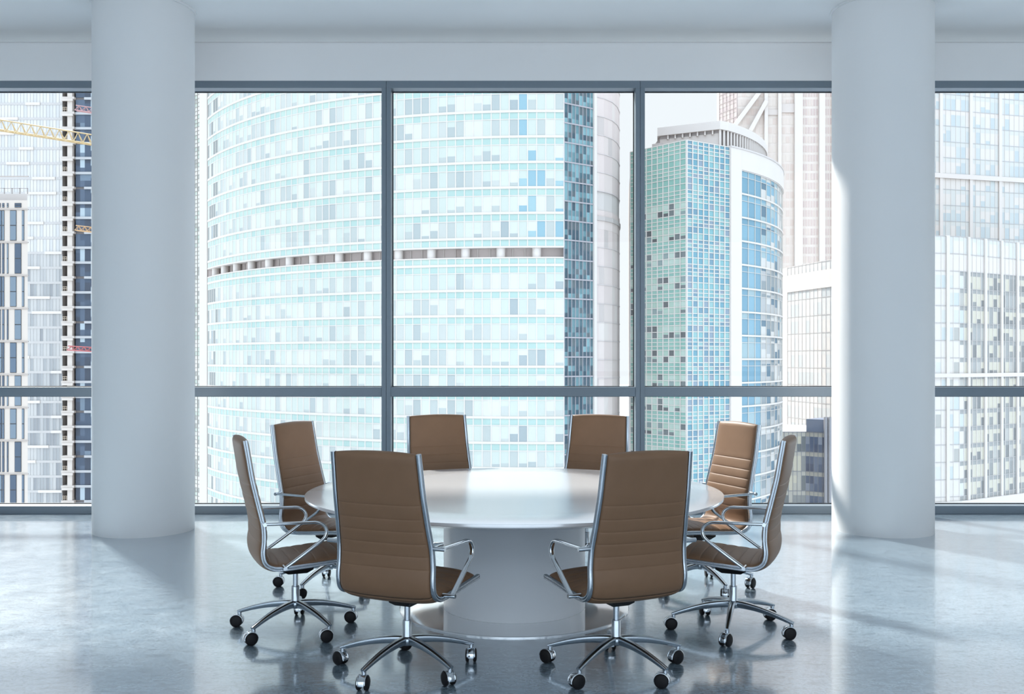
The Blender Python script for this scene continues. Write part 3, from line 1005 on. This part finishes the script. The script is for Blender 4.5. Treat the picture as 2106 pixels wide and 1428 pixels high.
B = block('added_shade_block', 'added lower block whose sand and navy panes imitate reflection and shade on the pale block', [(W(1604, 196), 196.0), (W(1657, 196), 196.0), (W(1745, 190), 190.0)],
          -45, ZZ(888, 196), 3.9, 16, navy, fm('slate_line', 150, 158, 172), 0, white, .4, (1606, 1716, 1036), random.Random(9), white2, spandrel_h=.8, parapet=.1, fin_mat=fm('slate_line', 150, 158, 172))
b = MB(); b.wallbox(B.T([(W(1658, 196), 195.9)])[0], B.T([(W(1745, 190), 190.0)])[0], ZZ(888, 196) - GZ, ZZ(862, 196) - GZ, -6, 0)
B.part('navy_top', b, nv[1])
for px in (1697, 1706):
    Y = 196 - 6 * (px - 1657) / 88
    b = MB(); b.lathe([(.42, 0), (.42, ZZ(858, Y) - GZ)], 12, (W(px, Y) - B.o[0], Y - .5 - B.o[1], 0)); B.part('riser_pipe', b, fm('pipe_grey', 186, 192, 204))
B.finish()

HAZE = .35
# ---- 5: two pale blocks at the far right
sk = [fm('sky_tint_a', 206, 232, 243), fm('sky_tint_b', 226, 241, 246), fm('sky_tint_c', 246, 249, 250), fm('sky_tint_d', 190, 222, 238)]


def skyp(fl, i, r, z):
    if i < 0: return [(1, sk[1] if fl != 4 else white)]
    u = r.random()
    if u < .38: return [(1, sk[2])]
    if u < .70: return [(1, r.choice((sk[0], sk[1])))]
    return [(r.choice((.3, .5, .7)), sk[2]), (.4, sk[3])] if u < .85 else [(1, sk[3])]


def skyp_fix(*a):
    p = skyp(*a)
    return [(p[0][0], p[0][1]), (1 - p[0][0], p[1][1])] if len(p) == 2 else p


YR0, YR1 = 228.0, 236.0
B = block('white_grid_tower', 'tall white office tower with sky-blue window columns rising behind the lower far block', [(W(1872, 236), 236.0), (W(2230, 250), 250.0)],
          0, 78, 3.85, 36, skyp_fix, fm('sky_line', 190, 205, 220), 6, white, .9, (1916, 2106, 498), random.Random(21), white2, spandrel_h=1.05, parapet=.4, fin_mat=white)
for py in (350,):
    b = MB(); b.strip(B.T([(W(1872, 236), 236.0), (W(2230, 250), 250.0)]), ZZ(py + 3, 230) - GZ, ZZ(py - 7, 230) - GZ, -.1, .5); B.part('white_belt', b, white)
B.finish()
HAZE = .14
gr = [fm('oat_pane_a', 226, 228, 214), fm('oat_pane_b', 150, 160, 164), fm('oat_pane_c', 120, 130, 136), fm('oat_pane_d', 198, 205, 205), fm('oat_pane_e', 176, 186, 190), fm('oat_spandrel', 164, 174, 178)]


def oat(fl, i, r, z):
    if i < 0: return [(1, gr[5] if fl > 1 and i == -2 else (sk[2] if fl else sk[1]))]
    if fl < 2: return [(1, r.choice((sk[1], sk[2])))] if fl == 0 else [(1, white)]
    if i < 11: return [(1, r.choice((sk[2], sk[2], sk[1], gr[3], sk[0])))]  # pale left bays: bright reflection put into the pane colours
    u = r.random()
    if u < .30: return [(1, gr[0])]
    if u < .62: f = r.choice((.35, .5, .65)); return [(f, gr[0]), (1 - f, r.choice(gr[1:3]))]
    return [(1, r.choice(gr[1:]))]


B = block('beige_window_block', 'lower white office block with beige blinds in dark windows before the white grid tower', [(W(1846, 192), 192.0), (W(1973, 196), 196.0), (W(2240, 222), 222.0)],
          ZZ(1018, 205), 26.2, 3.45, 44, oat, fm('oat_line', 200, 204, 208), 4, white, .75, (1916, 2106, 1020), random.Random(23), white2, spandrel_h=.8, depth=8, parapet=.1, fin=.13, fin_mat=white)
pl5 = [(W(1846, 192), 192.0), (W(1973, 196), 196.0), (W(2240, 222), 222.0)]
b = MB(); b.strip(B.T(pl5), ZZ(776, 198) - GZ, ZZ(768, 198) - GZ, -.1, .45); B.part('white_belt', b, white)
b = MB(); b.strip(B.T(pl5), ZZ(1036, 205) - 6 - GZ, ZZ(1018, 205) - GZ, -.1, .6); B.part('plinth', b, white)
B.finish()

# ---- 6: left side: glass slab, unfinished concrete tower, beige block, cranes
rng = random.Random(31)
YL = 262.0
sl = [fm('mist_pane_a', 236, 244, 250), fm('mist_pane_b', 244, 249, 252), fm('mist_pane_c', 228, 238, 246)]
sg = [fm('reflection_pane_a', 196, 206, 214), fm('reflection_pane_b', 172, 184, 194), fm('reflection_pane_c', 214, 222, 228), fm('reflection_pane_d', 150, 162, 174)]


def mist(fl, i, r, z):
    low = z < ZZ(515, YL)  # lower rows carry reflections of other buildings in their pane colours
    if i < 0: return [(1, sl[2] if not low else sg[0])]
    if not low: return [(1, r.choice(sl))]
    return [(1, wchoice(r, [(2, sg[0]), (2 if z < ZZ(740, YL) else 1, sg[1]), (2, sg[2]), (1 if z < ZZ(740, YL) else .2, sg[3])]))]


lb_ = fm('mist_line', 216, 221, 226)
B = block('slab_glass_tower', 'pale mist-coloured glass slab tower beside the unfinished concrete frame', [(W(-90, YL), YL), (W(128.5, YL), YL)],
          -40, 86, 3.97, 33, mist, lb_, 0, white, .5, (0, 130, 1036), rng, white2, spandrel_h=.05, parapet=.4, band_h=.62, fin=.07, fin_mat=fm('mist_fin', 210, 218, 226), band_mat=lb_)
for fl in range(2, 32):
    z = 86 - .4 - 3.97 * fl
    for k in range(2):
        a = rng.randrange(-2, 10) * 13.2; L_ = rng.choice((30, 48, 64))
        a2 = min(128, a + L_)
        if a2 - a < 12: continue
        b = MB(); b.wallbox(B.T([(W(a, YL), YL)])[0], B.T([(W(a2, YL), YL)])[0], z - .35 - GZ, z + .36 - GZ, 0, .3); B.part('white_panel', b, white)
        break
B.finish()
HAZE = .04
# unfinished tower
B = Building('unfinished_tower', 'unfinished concrete frame tower with open floor slabs and dark navy glazing', (W(170, YL), YL + 14))
B.vis = (128, 196, 1036)
xa, xb, xc, xd = W(129, YL), W(156, YL), W(187, YL), W(240, YL)
B.core([(xa, YL + 6), (xb, YL + 5), (xb, YL + .2), (xd, YL + .2), (xd, YL + 28), (xa, YL + 28)], GZ, 84, fm('raw_concrete_shade', 132, 130, 134))  # darker copy of the raw concrete, recess shade put into its colour
cw = fm('raw_concrete', 238, 236, 234); cgy = fm('raw_concrete_grey', 150, 148, 152)
nz = [fm('ink_pane_a', 62, 86, 116), fm('ink_pane_b', 84, 108, 138), fm('ink_pane_c', 196, 222, 240), fm('ink_pane_d', 48, 66, 92), fm('ink_pane_e', 120, 146, 172)]
b = MB(); b.box(W(141.5, YL) - B.o[0], W(151.5, YL) - B.o[0], YL - .9 - B.o[1], YL + .6 - B.o[1], 0, 84 - GZ); B.part('concrete_pier', b, cw)
for fl in range(0, 31):
    z = 83.0 - 3.97 * fl
    b = MB(); b.box(xa - B.o[0], W(155.5, YL) - B.o[0], YL - 1.0 - B.o[1], YL + 6 - B.o[1], z - .3 - GZ, z + .3 - GZ); B.part('floor_slab', b, cw)
    b = MB(); b.box(W(131, YL) - B.o[0], W(154, YL) - B.o[0], YL - 1.35 - B.o[1], YL - .9 - B.o[1], z - .9 - GZ, z - .3 - GZ); B.part('edge_beam', b, cw)
    b = MB(); b.wallbox(B.T([(W(156 if fl % 3 else 174, YL), YL)])[0], B.T([(xd, YL)])[0], z - .32 - GZ, z + .32 - GZ, -.1, .35); B.part('floor_band', b, fm('steel_band', 206, 216, 226))
    if fl % 2 == 0:
        r_ = MB()
        for x in (132.5, 136, 140): r_.box(W(x, YL) - .045 - B.o[0], W(x, YL) + .045 - B.o[0], YL - .9 - B.o[1], YL - .8 - B.o[1], z + .3 - GZ, z + 1.5 - GZ)
        for h in (.9, 1.4): r_.box(W(131, YL) - B.o[0], W(141, YL) - B.o[0], YL - .92 - B.o[1], YL - .8 - B.o[1], z + h - GZ, z + h + .12 - GZ)
        B.part('guard_rail', r_, fm('rail_ochre', 214, 202, 184))
    for a, c, tb in ((156, 165, [(2, nz[0]), (1, nz[1]), (1.4, nz[3])]), (165, 174.5, [(2, nz[0]), (2, nz[1]), (.5, nz[4]), (.8, nz[2])]), (174.5, 187, [(2, nz[3]), (2, nz[0]), (.4, nz[4])]), (187, 197, [(3, nz[2]), (1, nz[0]), (.6, nz[4])]), (197, 240, [(1, nz[2]), (1, nz[0])])):
        f = rng.choice((.3, .5, .65))
        B.cell((W(a, YL), YL), (W(c, YL), YL), z - 3.97 + .32, z - .32, .05, [(f, wchoice(rng, tb)), (1 - f, wchoice(rng, tb))])
B.finish()
# beige block
YQ = 122.0
B = Building('beige_stone_block', 'beige stone block with tall narrow navy windows in front of the glass slab tower', (W(10, YQ), YQ + 8))
xq = W(57, YQ)
be, be2 = fm('beige_stone', 238, 233, 228), fm('beige_joint', 206, 201, 198)
ztop = ZZ(412, YQ)
B.core([(W(-90, YQ), YQ), (xq, YQ), (W(57, YQ + 16) - .2, YQ + 16), (W(-90, YQ), YQ + 16)], GZ, ztop, be, 'stone_wall')
B.core([(W(-90, YQ), YQ + 1), (W(48, YQ), YQ + 1), (W(47, YQ + 14), YQ + 14), (W(-90, YQ), YQ + 14)], ztop, ZZ(396, YQ), fm('roof_plant', 226, 225, 226), 'roof_plant')
b = MB()
for i in range(9):
    x = -80 + i * 16
    b.box(W(x, YQ) - .05 - B.o[0], W(x, YQ) + .05 - B.o[0], YQ + 1 - B.o[1], YQ + 1.1 - B.o[1], ZZ(396, YQ) - GZ, ZZ(384, YQ) - GZ)
b.box(W(-90, YQ) - B.o[0], W(48, YQ) - B.o[0], YQ + 1 - B.o[1], YQ + 1.1 - B.o[1], ZZ(385, YQ) - GZ, ZZ(384, YQ) - GZ)
B.part('roof_rail', b, fm('rail_grey', 186, 184, 186))
gl = [fm('navy_window_a', 96, 122, 150), fm('navy_window_b', 70, 94, 122), fm('navy_window_c', 126, 150, 172)]
fr_ = fm('dark_window_frame', 60, 66, 76)
for k in range(-1, 11):
    yt, yb = 433 + 68.0 * k, 433 + 68.0 * k + 62
    if yb < 420: continue
    yt = max(yt, 418)
    cols = ((5, 9, 0), (21, 34, 1), (45.5, 50, 0)) if k % 2 == 0 else ((5, 9, 0), (14.5, 17.5, 0), (30.5, 44, 1), (0, 1.5, 0))
    cols = tuple(cols) + tuple((a - 46, c - 46, w_) for a, c, w_ in cols) + tuple((a - 92, c - 92, w_) for a, c, w_ in cols)
    for a, c, wide in cols:
        if a < -85: continue
        f = MB(); f.box(W(a, YQ) - B.o[0], W(c, YQ) - B.o[0], YQ - .06 - B.o[1], YQ + .1 - B.o[1], ZZ(yb, YQ) - GZ, ZZ(yt, YQ) - GZ)
        wf = B.part('window', f, fr_)
        p = MB()
        ym = (yt + yb) / 2
        for y0_, y1_ in ((yb, ym), (ym, yt)):
            m_ = .6 if wide else .3
            p.box(W(a + m_, YQ) - B.o[0], W(c - m_, YQ) - B.o[0], YQ - .09 - B.o[1], YQ - .05 - B.o[1], ZZ(y0_ - 1, YQ) - GZ, ZZ(y1_ + 1, YQ) - GZ)
        p.build('pane', rng.choice(gl), wf)
    b = MB(); b.wallbox(B.T([(W(-90, YQ), YQ)])[0], B.T([(xq + .1, YQ)])[0], ZZ(433 + 68 * k - 1, YQ) - GZ, ZZ(433 + 68 * k - 3, YQ) - GZ, -.05, .10); B.part('string_course', b, be2)


# ---- cranes
def crane(label, mat, mx, Y, pl, yl, pr, yr, dYl=0.0, h=1.7):
    """tower crane with its mast at px mx; jib tips at (pl, yl) and (pr, yr)"""
    X = W(mx, Y)
    zl = ZZ(yl, Y + dYl)
    r = thing('tower_crane', label, 'crane', (X, Y, GZ))
    A = Vector((W(pl, Y + dYl) - X, dYl, zl - GZ)); Bq = Vector((W(pr, Y) - X, 0, ZZ(yr, Y) - GZ))
    n = max(6, int((Bq - A).length / 1.7))
    b = MB()
    dirv = (Bq - A).normalized(); sidev = Vector((dirv.y, -dirv.x, 0)).normalized()
    ch = [Vector((0, 0, h / 2)), sidev * .6 + Vector((0, 0, -h / 2)), sidev * -.6 + Vector((0, 0, -h / 2))]
    for c in ch: b.sweep([A + c, Bq + c], circ(.13, 6), side=(0, 0, 1))
    for i in range(n):
        p, q, m = A.lerp(Bq, i / n), A.lerp(Bq, (i + 1) / n), A.lerp(Bq, (i + .5) / n)
        for k in (1, 2):
            b.sweep([p + ch[k], m + ch[0]], circ(.08, 5), side=sidev); b.sweep([m + ch[0], q + ch[k]], circ(.08, 5), side=sidev)
        b.sweep([p + ch[1], q + ch[2]], circ(.07, 5), side=(0, 0, 1))
    b.build('jib', mat, r)
    b = MB(); zt = Bq.z + 1.5
    for sx in (-.8, .8):
        for sy in (-.8, .8): b.box(sx - .1, sx + .1, sy - .1, sy + .1, 0, zt)
    z = 0
    while z < zt - 2:
        for sy in (-.8, .8):
            b.sweep([(-.8, sy, z), (.8, sy, z + 2)], circ(.06, 5), side=(0, 1, 0))
            b.sweep([(sy, -.8, z), (sy, .8, z + 2)], circ(.06, 5), side=(1, 0, 0))
        z += 2
    b.build('mast', mat, r)
    b = MB(); b.box(-.9, .9, -2.2, -.9, Bq.z - 2.6, Bq.z - .4); b.build('cab', white2, r)


crane('long yellow lattice crane jib crossing before the glass slab tower', fm('crane_yellow', 238, 214, 160), 268, 205.0, -70, 246, 262, 299, -16, 2.0)
crane('short red and white crane jib high beside the unfinished tower', fm('crane_rose', 214, 168, 172), 243, 246.0, 156, 222, 240, 234, 0, 1.3)
crane('short orange crane jib halfway up the unfinished tower', fm('crane_orange', 230, 190, 140), 232, 244.0, 156, 469, 230, 477, 0, 1.2)
crane('low red crane jib near the middle rail by the unfinished tower', fm('crane_red', 218, 120, 124), 222, 242.0, 140, 716, 220, 721, 0, 1.0)
# small far house in the gap
B = Building('far_house', 'small blue-roofed house far away in the gap beside the square tower', (W(1292, 330), 335))
B.core([(W(1280, 330), 330), (W(1303, 330), 330), (W(1303, 330), 342), (W(1280, 330), 342)], GZ, ZZ(912, 330), fm('far_wall', 214, 216, 222), 'wall')
b = MB(); b.box(W(1279, 330) - B.o[0], W(1304, 330) - B.o[0], -6, 8, ZZ(912, 330) - GZ, ZZ(896, 330) - GZ); B.part('roof', b, fm('far_roof', 130, 150, 178))
for i in range(3):
    b = MB(); b.box(W(1283 + 7 * i, 330) - B.o[0], W(1287 + 7 * i, 330) - B.o[0], -5.2, -4.9, ZZ(940, 330) - GZ, ZZ(922, 330) - GZ); B.part('window', b, fm('far_window', 120, 136, 160))


# ---------------------------------------------------------------- light
w = bpy.data.worlds.new('sky'); bpy.context.scene.world = w
w.use_nodes = True
nt = w.node_tree; N, L = nt.nodes, nt.links
bg = N['Background']
tc = N.new('ShaderNodeTexCoord'); sp = N.new('ShaderNodeSeparateXYZ')
L.new(tc.outputs['Generated'], sp.inputs[0])


def smooth(sock, lo, hi):
    mr = N.new('ShaderNodeMapRange'); mr.interpolation_type = 'SMOOTHSTEP'
    mr.inputs['From Min'].default_value = lo; mr.inputs['From Max'].default_value = hi
    L.new(sock, mr.inputs['Value'])
    return mr.outputs['Result']


def sky_mix(fac, a, b_):
    mx = N.new('ShaderNodeMix'); mx.data_type = 'RGBA'
    for i, c in ((6, a), (7, b_)):
        if isinstance(c, tuple): mx.inputs[i].default_value = (*c, 1)
        else: L.new(c, mx.inputs[i])
    L.new(fac, mx.inputs[0])
    return mx.outputs[2]


# bright haze towards the sun, deeper and brighter blue opposite and overhead
low = sky_mix(smooth(sp.outputs['Y'], .25, -.55), (.83, .86, .895), SKY_REAR)
L.new(sky_mix(smooth(sp.outputs['Z'], .30, .95), low, SKY_TOP), bg.inputs['Color'])
bg.inputs['Strength'].default_value = 1.0

sun = bpy.data.lights.new('sun', 'SUN'); sun.energy = 8.6; sun.angle = math.radians(4.5); sun.color = (1.0, .96, .90)
so = bpy.data.objects.new('sun', sun); C.objects.link(so)
el = math.radians(36.5); az = Vector((.551, -.835))
d = Vector((az.x * math.cos(el), az.y * math.cos(el), -math.sin(el)))
so.rotation_euler = d.to_track_quat('-Z', 'Y').to_euler(); so.location = (-40, 80, 60)

for i in range(14):                           # sky portals in the window openings
    l = bpy.data.lights.new('sky_portal', 'AREA'); l.shape = 'RECTANGLE'; l.size = PITCH - .1; l.size_y = 4.3
    l.cycles.is_portal = True
    o = bpy.data.objects.new('sky_portal', l); C.objects.link(o)
    back_wall = i < 7
    o.location = ((i % 7 - 3) * PITCH, YF + .25 if back_wall else YB - .25, 2.25)
    o.rotation_euler = Vector((0, -1 if back_wall else 1, 0)).to_track_quat('-Z', 'Z').to_euler()

# ---------------------------------------------------------------- camera
cam = bpy.data.cameras.new('camera'); co = bpy.data.objects.new('camera', cam); C.objects.link(co)
co.location = (0, 0, H); co.rotation_euler = (PI / 2, 0, 0)
cam.sensor_width = 36; cam.lens = 36 * F / 2106
cam.shift_x = -(CX - 1053) / 2106; cam.shift_y = (CY - 714) / 2106
cam.clip_end = 3000; cam.clip_start = .05
sc = bpy.context.scene
sc.camera = co
sc.view_settings.view_transform = 'Standard'; sc.view_settings.look = 'None'
sc.view_settings.gamma = 1; sc.view_settings.exposure = 0.2
sc.view_settings.use_curve_mapping = False
sc.cycles.max_bounces = 10; sc.cycles.diffuse_bounces = 6; sc.cycles.transparent_max_bounces = 16
sc.cycles.caustics_reflective = False; sc.cycles.caustics_refractive = False
